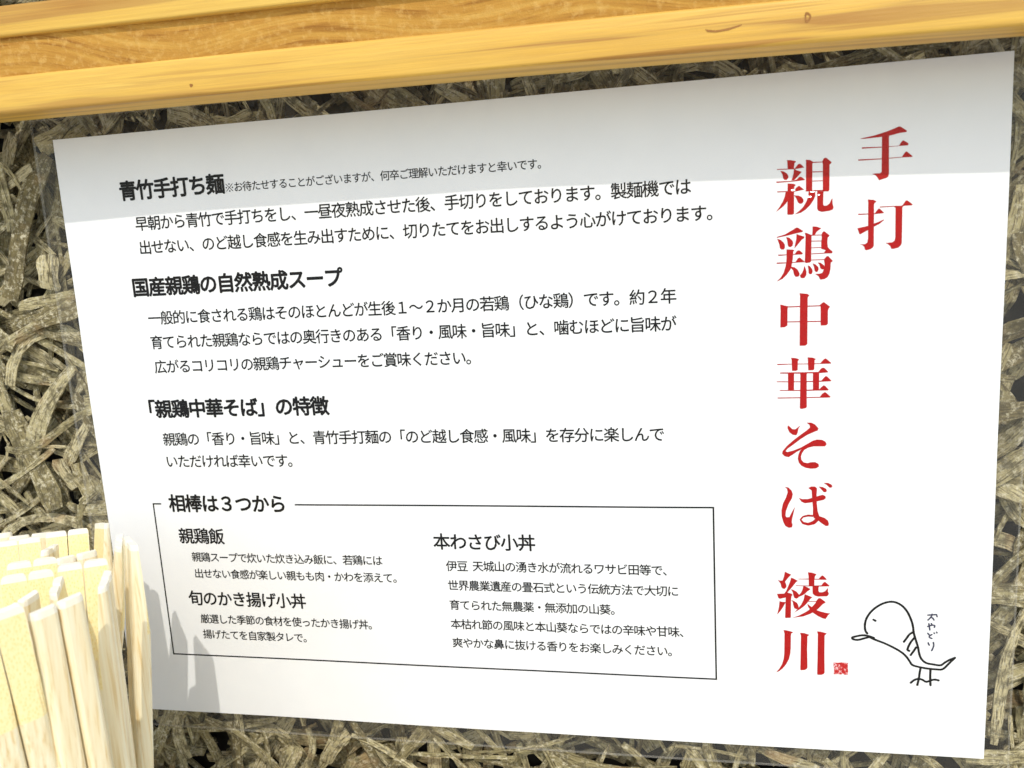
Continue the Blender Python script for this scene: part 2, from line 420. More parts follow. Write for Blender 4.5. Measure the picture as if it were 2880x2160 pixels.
        [(236.37, -86.13), (242.15, -86.22), (247.31, -86.24), (248.07, -85.26), (248.61, -84.99), (249.05, -85.12), (250.09, -86.25), (249.93, -86.48), (247.75, -86.60), (242.15, -86.63), (236.45, -86.48)],
        [(235.38, -88.81), (242.15, -88.98), (248.20, -88.89), (248.85, -88.08), (249.39, -87.57), (249.83, -87.70), (251.03, -88.95), (250.82, -89.16), (247.65, -89.25), (242.15, -89.23), (235.44, -89.08)],
        [(236.21, -91.50), (242.16, -91.63), (247.66, -91.45), (248.32, -90.76), (248.81, -90.36), (249.24, -90.49), (250.29, -91.69), (250.07, -91.92), (245.69, -91.90), (242.16, -91.90), (236.32, -91.74)],
        [(235.59, -93.78), (242.16, -93.84), (247.78, -93.81), (248.44, -92.88), (249.09, -92.45), (249.53, -92.55), (250.80, -93.81), (250.69, -94.10), (247.79, -94.10), (242.16, -94.11), (235.65, -94.10)],
        [(238.67, -86.19), (240.50, -86.23), (240.41, -86.58), (240.39, -91.71), (238.66, -91.67)],
        [(242.10, -86.28), (244.13, -86.33), (244.02, -87.03), (244.05, -96.81), (243.83, -97.16), (242.61, -97.44), (242.05, -97.25), (242.11, -94.29), (242.21, -87.22)],
        [(245.78, -86.25), (247.64, -86.30), (247.55, -86.77), (247.55, -91.86), (245.80, -91.82)],
    ],
    "そ": [
        [(238.55, -102.44), (239.05, -102.72), (239.92, -103.66), (240.78, -103.67), (242.27, -102.44), (241.65, -103.55), (241.41, -104.88), (241.03, -105.54), (240.04, -105.40), (239.04, -104.59), (238.50, -103.38)],
        [(244.00, -101.67), (245.35, -101.68), (246.46, -102.28), (247.45, -103.49), (247.21, -104.15), (246.23, -104.54), (244.26, -105.45), (242.28, -106.76), (240.29, -108.35), (238.54, -109.68), (237.91, -110.49), (238.41, -110.76), (240.04, -110.37), (242.28, -109.44), (244.26, -108.25), (245.74, -107.33), (246.98, -106.94), (248.45, -107.04), (249.44, -107.63), (249.81, -108.43), (249.33, -109.10), (247.73, -109.08), (246.00, -109.07), (244.51, -109.46), (243.40, -110.12), (242.78, -111.06), (242.41, -112.13), (242.53, -113.21), (243.16, -114.02), (244.28, -114.30), (245.27, -114.03), (246.51, -113.99), (247.51, -114.58), (247.63, -115.39), (246.77, -115.98), (245.28, -116.06), (243.79, -115.78), (242.54, -115.10), (241.79, -114.15), (241.49, -112.94), (241.66, -111.59), (242.16, -110.38), (242.65, -109.93), (241.29, -110.64), (240.04, -111.58), (238.79, -112.38), (237.66, -112.10), (236.91, -111.29), (237.03, -110.48), (238.29, -108.87), (240.29, -107.01), (242.27, -105.42), (244.01, -104.11), (244.99, -103.19), (244.86, -102.39)],
    ],
    "ば": [
        [(237.64, -121.77), (238.78, -122.04), (239.66, -123.00), (240.04, -124.09), (239.78, -125.47), (238.77, -127.40), (238.01, -129.61), (237.88, -131.00), (238.13, -131.61), (239.02, -131.54), (239.78, -129.88), (240.67, -128.21), (240.29, -130.15), (239.91, -131.81), (239.73, -133.20), (239.98, -134.03), (239.78, -134.87), (238.89, -135.02), (237.87, -134.47), (237.24, -133.23), (236.74, -131.29), (236.69, -129.35), (237.13, -127.13), (238.02, -125.20), (238.52, -123.55), (238.32, -122.45)],
        [(241.80, -125.32), (242.81, -125.73), (244.31, -125.72), (245.81, -125.30), (247.80, -124.61), (248.80, -124.33), (249.55, -124.74), (249.67, -125.42), (249.06, -125.97), (247.31, -126.39), (245.32, -126.81), (243.56, -127.04), (242.56, -126.55)],
        [(244.55, -122.17), (245.42, -121.70), (246.54, -121.70), (247.10, -122.30), (247.00, -124.34), (247.07, -127.07), (247.33, -129.54), (247.84, -131.19), (249.34, -131.72), (250.34, -132.54), (250.65, -133.64), (250.48, -134.25), (249.73, -134.34), (248.60, -133.52), (247.47, -132.57), (246.21, -131.75), (245.96, -130.79), (245.95, -128.45), (245.69, -125.71), (245.55, -122.98)],
        [(247.54, -121.70), (248.78, -121.89), (249.78, -122.43), (249.98, -123.11), (249.66, -123.51), (249.04, -123.46), (248.42, -122.70)],
        [(249.02, -120.53), (250.26, -120.58), (251.25, -121.07), (251.58, -121.61), (251.26, -122.10), (250.64, -122.02), (249.89, -121.21)],
        [(246.10, -130.82), (244.60, -130.67), (244.55, -131.33), (246.06, -131.42)],
        [(244.88, -130.99), (244.73, -131.28), (244.43, -131.28), (244.27, -131.00), (244.42, -130.71), (244.73, -130.71)],
        [(244.51, -130.67), (243.01, -131.13), (243.12, -131.66), (244.65, -131.32)],
        [(243.32, -131.39), (243.19, -131.63), (242.94, -131.64), (242.81, -131.40), (242.94, -131.16), (243.19, -131.16)],
        [(242.88, -131.21), (242.12, -132.18), (242.45, -132.51), (243.25, -131.58)],
        [(242.51, -132.34), (242.40, -132.56), (242.17, -132.56), (242.06, -132.35), (242.17, -132.13), (242.40, -132.13)],
        [(242.11, -132.50), (242.79, -133.68), (243.35, -133.20), (242.47, -132.19)],
        [(243.42, -133.44), (243.25, -133.78), (242.89, -133.78), (242.72, -133.45), (242.89, -133.11), (243.25, -133.11)],
        [(242.99, -133.82), (244.49, -134.25), (244.67, -133.38), (243.15, -133.07)],
        [(244.99, -133.81), (244.79, -134.20), (244.38, -134.20), (244.18, -133.82), (244.38, -133.43), (244.78, -133.43)],
        [(244.70, -134.24), (246.37, -133.85), (246.06, -132.69), (244.47, -133.39)],
        [(246.77, -133.27), (246.49, -133.80), (245.94, -133.80), (245.66, -133.28), (245.94, -132.75), (246.49, -132.74)],
        [(246.60, -133.71), (247.52, -132.73), (246.76, -131.86), (245.84, -132.83)],
        [(247.69, -132.29), (247.42, -132.82), (246.87, -132.82), (246.59, -132.30), (246.86, -131.77), (247.41, -131.77)],
    ],
    "綾": [
        [(237.68, -149.47), (238.31, -149.78), (239.64, -150.45), (239.29, -150.71), (238.54, -151.63), (237.73, -152.80), (238.13, -153.95), (238.13, -154.59), (237.61, -155.19), (237.03, -155.14), (236.62, -154.63), (236.39, -153.48), (235.52, -152.15), (236.11, -152.46), (236.98, -152.44), (237.39, -151.14)],
        [(239.53, -151.41), (240.39, -151.71), (241.60, -152.45), (241.08, -152.78), (240.39, -153.76), (239.47, -155.07), (238.42, -156.39), (239.70, -156.74), (239.99, -157.24), (239.70, -157.51), (239.52, -158.55), (239.46, -164.52), (239.34, -164.85), (237.89, -164.96), (237.71, -164.71), (237.83, -160.93), (237.90, -158.08), (236.32, -158.52), (235.74, -158.40), (235.28, -156.93), (237.49, -156.74), (238.07, -155.88), (238.66, -154.32), (239.35, -152.38)],
        [(239.47, -155.26), (240.28, -155.50), (241.20, -156.05), (241.78, -156.81), (242.01, -157.31), (241.67, -158.10), (241.09, -158.37), (240.51, -158.13), (240.22, -157.24), (240.04, -156.21)],
        [(236.03, -159.37), (236.79, -159.54), (237.95, -159.63), (237.60, -160.29), (237.02, -161.48), (236.19, -162.81), (235.25, -163.95), (235.55, -162.83), (235.91, -160.99)],
        [(239.58, -158.87), (240.39, -159.17), (241.20, -159.66), (241.67, -160.42), (241.84, -161.45), (241.67, -161.84), (241.09, -161.86), (240.51, -161.62), (240.22, -160.60), (240.04, -159.44)],
        [(241.72, -151.74), (244.76, -151.60), (247.74, -151.59), (248.42, -150.75), (248.76, -150.42), (249.16, -150.60), (250.13, -151.66), (250.02, -151.88), (247.74, -151.88), (244.76, -151.88), (241.72, -151.91)],
        [(244.53, -149.51), (245.79, -149.60), (247.10, -150.08), (246.93, -150.40), (246.65, -150.79), (246.48, -151.94), (246.49, -153.98), (244.83, -154.03), (244.76, -150.96)],
        [(240.91, -153.94), (244.77, -153.90), (248.55, -153.74), (249.22, -152.76), (249.57, -152.56), (249.91, -152.75), (250.94, -153.74), (250.88, -153.99), (248.55, -154.12), (244.77, -154.16), (240.97, -154.13)],
        [(245.92, -154.00), (247.98, -153.94), (247.73, -154.46), (247.70, -155.61), (247.99, -156.05), (248.90, -156.03), (249.70, -155.62), (250.43, -154.64), (250.55, -154.64), (250.50, -155.79), (250.79, -156.29), (250.62, -156.93), (250.16, -157.33), (247.54, -157.47), (246.62, -157.18), (245.98, -156.56)],
        [(243.22, -154.07), (244.08, -154.30), (245.35, -155.04), (245.06, -155.36), (244.43, -155.83), (243.74, -156.62), (242.82, -157.29), (241.67, -157.84), (240.51, -158.00), (241.66, -157.32), (242.47, -156.40), (242.93, -155.36)],
        [(243.63, -156.82), (244.43, -157.12), (245.93, -157.78), (245.36, -158.24), (244.67, -159.30), (243.63, -160.62), (242.25, -161.83), (240.39, -163.18), (241.67, -161.59), (242.59, -160.26), (243.28, -158.69)],
        [(244.67, -159.04), (247.31, -158.96), (247.31, -159.19), (244.67, -159.27)],
        [(247.82, -157.98), (248.45, -158.09), (249.89, -159.26), (249.61, -159.59), (249.04, -159.93), (248.24, -160.86), (247.56, -161.65), (246.64, -162.46), (245.26, -163.34), (243.18, -164.26), (239.81, -164.83), (241.79, -164.05), (243.64, -162.95), (244.91, -162.00), (245.94, -160.80), (246.74, -159.75), (247.31, -158.57)],
        [(244.44, -159.95), (245.25, -160.69), (246.17, -161.31), (247.33, -162.05), (248.25, -162.40), (249.86, -162.80), (251.29, -163.01), (250.66, -163.48), (249.87, -164.87), (249.06, -164.70), (247.57, -163.98), (246.18, -162.99), (245.25, -161.99), (244.56, -160.72)],
    ],
    "川": [
        [(237.23, -169.05), (238.29, -169.14), (240.04, -169.59), (239.98, -169.92), (239.58, -170.14), (239.46, -171.06), (239.42, -175.14), (239.28, -177.00), (238.87, -178.87), (238.04, -180.64), (236.97, -182.15), (235.90, -183.14), (234.89, -183.66), (235.91, -182.34), (236.74, -180.70), (237.22, -178.95), (237.43, -177.08), (237.53, -170.22)],
        [(242.24, -169.80), (243.54, -169.85), (244.93, -170.32), (244.82, -170.65), (244.47, -170.86), (244.39, -175.45), (244.50, -181.52), (244.21, -182.07), (243.57, -182.43), (242.51, -182.55), (242.33, -182.29), (242.39, -178.18), (242.52, -170.81)],
        [(247.36, -169.11), (248.51, -169.20), (250.19, -169.65), (250.07, -169.98), (249.62, -170.39), (249.59, -176.54), (249.69, -182.99), (249.40, -183.54), (248.71, -183.84), (247.54, -183.89), (247.43, -183.50), (247.52, -177.95), (247.59, -170.08)],
    ],
}
BIRD_STROKES = [
    [(262.27, -169.28), (261.70, -168.62), (261.45, -167.34), (261.51, -165.63), (261.92, -164.12), (262.92, -162.27), (264.39, -160.63), (266.23, -159.30), (268.07, -158.57), (269.74, -158.45), (271.22, -159.04), (272.53, -160.05), (273.67, -161.59), (274.44, -163.25), (275.03, -164.92), (275.44, -166.60), (275.57, -168.29), (275.97, -169.77), (276.47, -171.45), (276.97, -173.13), (277.29, -175.04), (277.70, -176.52), (278.47, -177.67), (279.59, -178.47), (281.44, -178.71), (283.65, -179.07), (284.72, -177.91), (286.15, -176.89), (287.59, -176.18)],
    [(287.59, -176.18), (286.00, -178.07), (284.24, -180.40), (282.40, -180.34), (279.64, -180.19), (277.78, -179.85), (275.36, -179.32), (274.68, -177.95), (273.43, -176.07), (271.72, -174.65), (269.27, -173.25), (267.01, -172.16), (264.37, -171.20), (263.04, -170.50)],
    [(264.17, -170.67), (262.47, -169.98), (260.77, -169.84), (259.08, -170.27), (257.38, -170.90), (258.52, -171.54), (259.85, -171.49), (261.35, -170.89), (262.85, -170.40)],
    [(263.93, -164.58), (264.50, -164.92)],
    [(275.39, -168.30), (274.39, -168.98), (273.67, -170.28), (272.87, -171.60)],
    [(275.89, -170.09), (274.99, -171.30), (274.28, -172.82), (273.85, -174.34), (274.51, -174.52)],
    [(276.42, -173.26), (275.80, -174.47), (274.91, -175.90)],
    [(277.88, -180.06), (277.64, -181.69), (277.50, -183.64), (277.09, -185.83)],
    [(280.74, -180.24), (280.70, -181.97), (280.75, -184.12), (280.89, -185.84)],
    [(275.12, -185.28), (276.03, -184.26), (277.31, -183.65), (278.62, -184.02), (279.57, -184.83), (281.03, -184.00), (282.13, -183.73), (283.15, -184.00)],
]
NOTE_STROKES = [
    [(279.52, -162.49), (281.92, -162.24)],
    [(281.96, -162.32), (282.12, -162.88)],
    [(280.68, -162.09), (280.62, -162.72), (280.13, -163.48), (279.56, -164.13)],
    [(280.45, -163.15), (280.95, -163.45), (281.27, -164.03)],
    [(279.56, -166.24), (280.55, -165.78), (281.28, -165.67), (281.62, -165.99), (281.41, -166.46)],
    [(279.85, -165.28), (280.02, -166.22), (280.19, -167.37)],
    [(280.54, -165.19), (280.73, -165.56)],
    [(279.62, -168.45), (280.09, -169.01), (280.28, -169.28)],
    [(280.85, -168.77), (280.13, -169.30), (280.07, -169.86), (280.89, -170.12)],
    [(281.38, -168.20), (281.50, -168.44)],
    [(282.07, -167.94), (282.22, -168.18)],
    [(279.82, -171.57), (279.95, -172.05), (280.21, -172.40)],
    [(281.28, -171.36), (281.46, -172.30), (281.26, -173.27), (280.86, -174.20)],
]

# ---------------------------------------------------------------- added ground and counter, out of view, pale to bounce light onto the sign
me = mesh('ground', [(-60, -60, 0), (60, -60, 0), (60, 60, 0), (-60, 60, 0)], [(0, 1, 2, 3)])
tag(link('ground', me, M['ground']), kind='structure')
COUNTER_Z = -345.0
me = box_mesh('counter', (-520, -420, COUNTER_Z - 38), (660, 22, COUNTER_Z), 2.0)  # carries the holder; made wide and pale for bounce light
tag(link('counter', me, M['counter']), kind='structure')
for x in (-500, 610):
    for y in (-400, -30):
        me = box_mesh('counter_leg', (x, y, -Z0 / MM), (x + 40, y + 40, COUNTER_Z - 38.2), 1.5)
        tag(link('counter_leg', me, M['counter']), kind='structure')

# ---------------------------------------------------------------- wood-wool wall board
board = empty('wall_board', W(150, 20, COUNTER_Z + 0.5))
tag(board, 'rough wood wool board of tangled greyish strands behind the white sign', 'wall board')
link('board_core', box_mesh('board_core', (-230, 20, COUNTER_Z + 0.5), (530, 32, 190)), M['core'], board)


def strand_path(x, z, length, ang, bend):
    pts = []
    n = 7
    step = length / n
    k1 = random.uniform(-bend, bend)
    k2 = random.uniform(-bend, bend)
    for i in range(n + 1):
        pts.append((x, z))
        ang += (k1 * (1 - i / n) + k2 * i / n) * step
        x += math.cos(ang) * step
        z += math.sin(ang) * step
    return pts


def strand_geometry(x, z, depth):
    """one curled ribbon of wood; depth = distance of its middle behind the sheet (mm)"""
    width = random.choice((1.4, 2.2, 3.0, 3.8, 5.0, 6.6)) * random.uniform(0.8, 1.2)
    length = random.uniform(10, 55)
    path = strand_path(x, z, length, random.uniform(0, 2 * PI), random.choice((0.01, 0.035, 0.08)))
    th = random.uniform(0.35, 0.8)
    tw0, tw1 = random.gauss(0, 0.4), random.gauss(0, 0.4)
    arch = random.uniform(-1.2, 2.2)
    tilt = random.uniform(-3.0, 3.0)
    n = len(path) - 1
    vs, fs, fib = [], [], []
    seed = random.uniform(0, 500)
    for i, (px, pz) in enumerate(path):
        a, b = path[max(0, i - 1)], path[min(n, i + 1)]
        t = Vector((b[0] - a[0], b[1] - a[1])).normalized()
        u = i / n
        tw = tw0 * (1 - u) + tw1 * u
        y = depth - arch * math.sin(PI * u) + tilt * (u - 0.5)
        y = max(1.5, y)
        w = width * (0.5 + 0.07 * math.sin(7 * u + x))
        if i in (0, n):
            w *= 0.72
        side = Vector((-t.y * math.cos(tw), math.sin(tw), t.x * math.cos(tw)))
        nor = Vector((t.y * math.sin(tw), math.cos(tw), -t.x * math.sin(tw)))
        c = Vector((px, y, pz))
        for s, k in ((-1, -1), (0, -1.5), (1, -1), (1, 1), (-1, 1)):
            p = c + side * (s * w) + nor * (k * th * 0.5)
            p.y = max(1.2, p.y)
            vs.append(W(*p))
            fib.append((u * length * 0.12, s * w * 1.3, seed + k * 0.4))
    for i in range(n):
        for k in range(5):
            a, b = i * 5 + k, i * 5 + (k + 1) % 5
            fs.append((a, b, b + 5, a + 5))
    fs.append((4, 3, 2, 1, 0))
    e = n * 5
    fs.append((e, e + 1, e + 2, e + 3, e + 4))
    return path, vs, fs, width * length, fib


def in_view_zone(px, pz):
    left = -48 < px < -1 and -150 < pz < 6
    bottom = -10 < px < 312 and -240 < pz < -211
    rside = 298 < px < 316 and -220 < pz < 4
    top = -20 < px < 312 and 0.5 < pz < 9
    return left or bottom or rside or top


def hidden_by_sheet(px, pz):
    return 9 < px < 288 and -201 < pz < -9


strands = []
for layer in range(9):
    depth = 17.0 - layer * 1.75
    for k in range(620 if layer < 4 else 380):
        x, z = random.uniform(-120, 420), random.uniform(-310, 95)
        path, vs, fs, area, fib = strand_geometry(x, z, max(2.2, depth + random.uniform(-0.5, 0.5)))
        if all(hidden_by_sheet(*p) for p in path):
            continue
        seen = sum(in_view_zone(*p) for p in path) / len(path)
        strands.append((seen * area * (0.25 + layer / 8), vs, fs, min(1, max(0, random.gauss(0.58, 0.32))), fib))


def set_tone(me, values, fib):
    fa = me.attributes.new('fibre', 'FLOAT_VECTOR', 'POINT')
    fa.data.foreach_set('vector', [c for f in fib for c in f])
    at = me.attributes.new('tone', 'FLOAT', 'POINT')
    at.data.foreach_set('value', values)


strands.sort(key=lambda s: -s[0])
for score, vs, fs, tone, fib in strands[:290]:
    me = mesh('strand', vs, fs)
    set_tone(me, [tone] * len(vs), fib)
    link('strand', me, M['strand'], board)
vs_all, fs_all, tones, fibs = [], [], [], []
for score, vs, fs, tone, fib in strands[290:]:
    base = len(vs_all)
    vs_all += vs
    fs_all += [tuple(i + base for i in f) for f in fs]
    tones += [tone] * len(vs)
    fibs += fib
me = mesh('strand_tangle', vs_all, fs_all)
set_tone(me, tones, fibs)
tag(link('strand_tangle', me, M['strand'], board), kind='stuff')

# ---------------------------------------------------------------- wooden frame above the sheet
frame = empty('wooden_frame', W(150, -14, 2))
tag(frame, 'pale yellow wooden frame rails running above the white sign', 'wooden frame')
X0, X1 = -200.0, 500.0
TILT = -0.0118


def rail_mesh(name, y0, y1, z0, z1, radius, warp_y=0.0, warp_z=0.0, nx=70, seg=5):
    """a long bar with rounded edges; z values hold at x = 0, the bar tilts and warps slightly along its length"""
    r = radius
    sec = []
    for cy, cz, a0 in ((y1 - r, z1 - r, 0), (y0 + r, z1 - r, PI / 2), (y0 + r, z0 + r, PI), (y1 - r, z0 + r, 1.5 * PI)):
        for k in range(seg + 1):
            a = a0 + k * PI / 2 / seg
            sec.append((cy + r * math.cos(a), cz + r * math.sin(a)))
    m = len(sec)
    vs, fs = [], []
    for i in range(nx + 1):
        x = X0 + (X1 - X0) * i / nx
        s = math.sin(PI * min(1, max(0, (x + 10) / 315)))
        wob = noise.noise(Vector((x * 0.02, y0, z0))) * 0.12
        for y, z in sec:
            vs.append(W(x, y + warp_y * s, z + TILT * x + warp_z * s + wob))
    for i in range(nx):
        for k in range(m):
            a, b = i * m + k, i * m + (k + 1) % m
            fs.append((a, a + m, b + m, b))
    fs.append(tuple(range(m)))
    fs.append(tuple(nx * m + k for k in reversed(range(m))))
    return mesh(name, vs, fs, True)


FR = -29.0
link('lower_rail', rail_mesh('lower_rail', FR, -14.5, 4.2, 15.0, 1.1, 2.2, 1.0), M['rail'], frame)
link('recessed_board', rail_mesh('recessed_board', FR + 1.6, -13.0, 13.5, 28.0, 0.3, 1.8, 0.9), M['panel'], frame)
link('upper_rail', rail_mesh('upper_rail', FR, -13.5, 26.3, 35.0, 0.9, 1.0, 0.4), M['rail'], frame)
for x in (-190, 440):
    link('spacer_block', box_mesh('spacer_block', (x, -12.6, 9), (x + 45, 19.5, 27), 0.4), M['rail'], frame)


def disc_on_rail(name, x, z, rx, rz, ring=False):
    s = math.sin(PI * min(1, max(0, (x + 10) / 315)))
    y = FR + 2.2 * s - 0.06
    vs, fs = [], []
    n = 14
    for rad in ((1.0, 0.45) if ring else (1.0,)):
        for k in range(n):
            a = 2 * PI * k / n
            j = 1 + 0.12 * math.sin(3 * a + x)
            vs.append(W(x + rx * rad * j * math.cos(a), y, z + rz * rad * j * math.sin(a)))
    fs = [(k, (k + 1) % n, n + (k + 1) % n, n + k) for k in range(n)] if ring else [tuple(range(n))]
    return link(name, mesh(name, vs, fs), M['knot'], frame)


# shade of a knock mark, painted as a flat dark crescent
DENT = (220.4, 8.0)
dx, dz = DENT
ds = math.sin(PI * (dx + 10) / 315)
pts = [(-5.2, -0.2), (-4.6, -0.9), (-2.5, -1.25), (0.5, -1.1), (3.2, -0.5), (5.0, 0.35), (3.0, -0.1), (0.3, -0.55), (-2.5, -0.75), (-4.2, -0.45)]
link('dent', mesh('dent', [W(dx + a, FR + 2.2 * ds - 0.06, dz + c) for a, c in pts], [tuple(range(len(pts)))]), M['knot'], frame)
KNOTS = [(69.9, 7.1, 0.55, 0.50, False), (240.1, 8.0, 0.80, 1.30, True)]
for x, z, rx, rz, ring in KNOTS:
    disc_on_rail('knot', x, z, rx, rz, ring)

# ---------------------------------------------------------------- laminated sign
sign = empty('laminated_sign', W(148.5, 0, -210))
tag(sign, 'white laminated menu notice with red vertical characters and black Japanese text', 'sign')


def S(x, y, z):
    """a point on the laminated sheet, which ripples by a few tenths of a millimetre"""
    return W(x, y + 0.55 * (noise.noise(Vector((x * 0.013, z * 0.016, 4.2))) - 0.25), z)


def flat(name, polys, y, mat):
    """flat print on the sheet: overlapping outlines are merged into one layer at depth y (mm)"""
    vin, fin = [], []
    for poly in polys:
        area = sum(poly[i - 1][0] * poly[i][1] - poly[i][0] * poly[i - 1][1] for i in range(len(poly)))
        if area < 0:
            poly = poly[::-1]
        fin.append(list(range(len(vin), len(vin) + len(poly))))
        vin += [Vector(p) for p in poly]
    res = delaunay_2d_cdt(vin, [], fin, 1, 1e-4, True)
    pts = res[0]
    faces = [f for f, orig in zip(res[2], res[5]) if orig]
    return link(name, mesh(name, [S(p[0], y, p[1]) for p in pts], [tuple(f) for f in faces]), mat, sign)


def stroke_polys(path, r):
    out = []
    pts = path
    for _ in range(2):
        if len(pts) > 2:                      # round the corners of a pen stroke
            q = [pts[0]]
            for a, b in zip(pts, pts[1:]):
                q += [(a[0] * .75 + b[0] * .25, a[1] * .75 + b[1] * .25), (a[0] * .25 + b[0] * .75, a[1] * .25 + b[1] * .75)]
            pts = q + [pts[-1]]
    for i, a in enumerate(pts):
        rr = r * (1 + 0.18 * math.sin(i * 1.3 + a[0]))
        out.append([(a[0] + rr * math.cos(k * PI / 4), a[1] + rr * math.sin(k * PI / 4)) for k in range(8)])
        if i + 1 < len(pts):
            b = pts[i + 1]
            l = math.hypot(b[0] - a[0], b[1] - a[1]) or 1
            nx, nz = -(b[1] - a[1]) / l * r, (b[0] - a[0]) / l * r
            out.append([(a[0] + nx, a[1] + nz), (b[0] + nx, b[1] + nz), (b[0] - nx, b[1] - nz), (a[0] - nx, a[1] - nz)])
    return out


NX, NZ = 60, 44
vs = [S(297.0 * i / NX, y, -210.0 * j / NZ) for y in (-0.25, -0.05) for j in range(NZ + 1) for i in range(NX + 1)]
L2 = (NX + 1) * (NZ + 1)
fs = []
for j in range(NZ):
    for i in range(NX):
        a = j * (NX + 1) + i
        q = (a, a + NX + 1, a + NX + 2, a + 1)
        fs += [q, tuple(k + L2 for k in reversed(q))]
rim = [i for i in range(NX + 1)] + [j * (NX + 1) + NX for j in range(1, NZ + 1)] + [NZ * (NX + 1) + i for i in range(NX - 1, -1, -1)] + [j * (NX + 1) for j in range(NZ - 1, 0, -1)]
fs += [(rim[k - 1], rim[k], rim[k] + L2, rim[k - 1] + L2) for k in range(len(rim))]
link('paper', mesh('paper', vs, fs), M['paper'], sign)
INK_Y = -0.31

# glyph size within its cell, stroke thickening (em), copies used for the thickening
WEIGHT = {'heavy': (1.06, 0.033, 8), 'bold': (1.06, 0.028, 8), 'medium': (1.05, 0.020, 6), 'body': (1.08, 0.013, 4), 'small': (1.07, 0.013, 4), 'fine': (1.07, 0.008, 4)}
dg = None
for text, x, z, pitch, weight in TEXT_LINES:
    grow, thick, copies = WEIGHT[weight]
    cu = bpy.data.curves.new('text_line', 'FONT')
    cu.body = text
    cu.size = 1.0
    cu.resolution_u = 3
    tmp = bpy.data.objects.new('text_line', cu)
    col.objects.link(tmp)
    dg = bpy.context.evaluated_depsgraph_get()
    dg.update()
    tm = bpy.data.meshes.new_from_object(tmp.evaluated_get(dg))
    base = []
    for v in tm.vertices:
        cell = math.floor(v.co.x)
        base.append((x + (cell + (v.co.x - cell - 0.5) * grow) * pitch, z + (v.co.y - 0.36) * pitch * grow))
    tri = [tuple(p.vertices) for p in tm.polygons]
    pts, faces, depths = [], [], []
    for k in range(copies + 1):
        r = thick * pitch if k else 0.0
        a = 2 * PI * k / copies
        off = len(pts)
        pts += [(p[0] + r * math.cos(a), p[1] + r * math.sin(a)) for p in base]
        depths += [INK_Y - 0.006 * k] * len(base)
        faces += [tuple(i + off for i in f) for f in tri]
    bpy.data.objects.remove(tmp)
    bpy.data.meshes.remove(tm)
    link('text_line', mesh('text_line', [S(p[0], d, p[1]) for p, d in zip(pts, depths)], faces), M['black'], sign)

mx, mz = REFERENCE_MARK
polys = [p for s in (((-1.15, -1.15), (1.15, 1.15)), ((-1.15, 1.15), (1.15, -1.15))) for p in stroke_polys([(mx + a, mz + c) for a, c in s], 0.1)]
polys += [p for a, c in ((0, 1.1), (0, -1.1), (1.1, 0), (-1.1, 0)) for p in stroke_polys([(mx + a - .02, mz + c), (mx + a + .02, mz + c)], 0.22)]
flat('reference_mark', polys, INK_Y, M['black'])

for ch, polys in RED_CHARACTERS.items():
    o = flat('red_character', polys, INK_Y, M['red'])
    o['label'] = 'red brush-style character ' + ch

BX0, BX1, BZ0, BZ1, LW = 19.5, 216.2, -128.6, -186.9, 0.26
border = []
for a, b in (((BX0, BZ0), (BX0 + 2.9, BZ0)), ((74.8, BZ0), (BX1, BZ0)), ((BX1, BZ0), (BX1, BZ1)), ((BX1, BZ1), (BX0, BZ1)), ((BX0, BZ1), (BX0, BZ0))):
    n = max(1, round(max(abs(a[0] - b[0]), abs(a[1] - b[1])) / 4))
    for k in range(n):
        p = [a[c] + (b[c] - a[c]) * k / n for c in (0, 1)]
        q = [a[c] + (b[c] - a[c]) * (k + 1) / n for c in (0, 1)]
        x0, x1, z0, z1 = min(p[0], q[0]) - LW, max(p[0], q[0]) + LW, min(p[1], q[1]) - LW, max(p[1], q[1]) + LW
        border.append([(x0, z0), (x1, z0), (x1, z1), (x0, z1)])
flat('box_outline', border, INK_Y, M['black'])
polys = [p for s in BIRD_STROKES for p in stroke_polys(s, 0.33)]
flat('bird_drawing', polys, INK_Y, M['black'])['label'] = 'pen line drawing of a bird with a round head'
polys = [p for s in NOTE_STROKES for p in stroke_polys(s, 0.23)]
flat('handwritten_note', polys, INK_Y, M['grey'])
seal = [[(252.35, -179.4), (253.6, -179.5), (254.6, -179.3), (256.7, -179.4), (256.6, -181.0), (256.75, -182.2), (256.6, -183.45),
         (255.6, -183.5), (255.2, -183.05), (254.7, -183.45), (253.4, -183.4), (252.4, -183.5), (252.5, -182.0), (252.3, -180.6)]]
flat('seal_stamp', seal, INK_Y, M['seal'])

# clear lamination, a few millimetres wider than the paper all round
FX0, FX1, FZ0, FZ1 = -7.2, 303.6, -216.2, 6.4
xs = sorted([FX0, FX1, 0.0, 297.0] + [297.0 * k / 40 for k in range(1, 40)])
zs = sorted([FZ0, FZ1, 0.0, -210.0] + [-210.0 * k / 28 for k in range(1, 28)])
vs = [S(x, -0.62, z) for z in zs for x in xs]
fs, slots = [], []
for j in range(len(zs) - 1):
    for i in range(len(xs) - 1):
        a = j * len(xs) + i
        fs.append((a, a + 1, a + len(xs) + 1, a + len(xs)))
        over_paper = 0 <= xs[i] < 297 and -210 <= zs[j] < 0
        slots.append(0 if over_paper else 1)          # the fused margin beyond the paper is a little cloudier
me = mesh('lamination_film', vs, fs, True)
me.materials.append(M['film'])
me.materials.append(M['film_margin'])
me.polygons.foreach_set('material_index', slots)
link('lamination_film', me, M['film'], sign)
E_W = 0.35
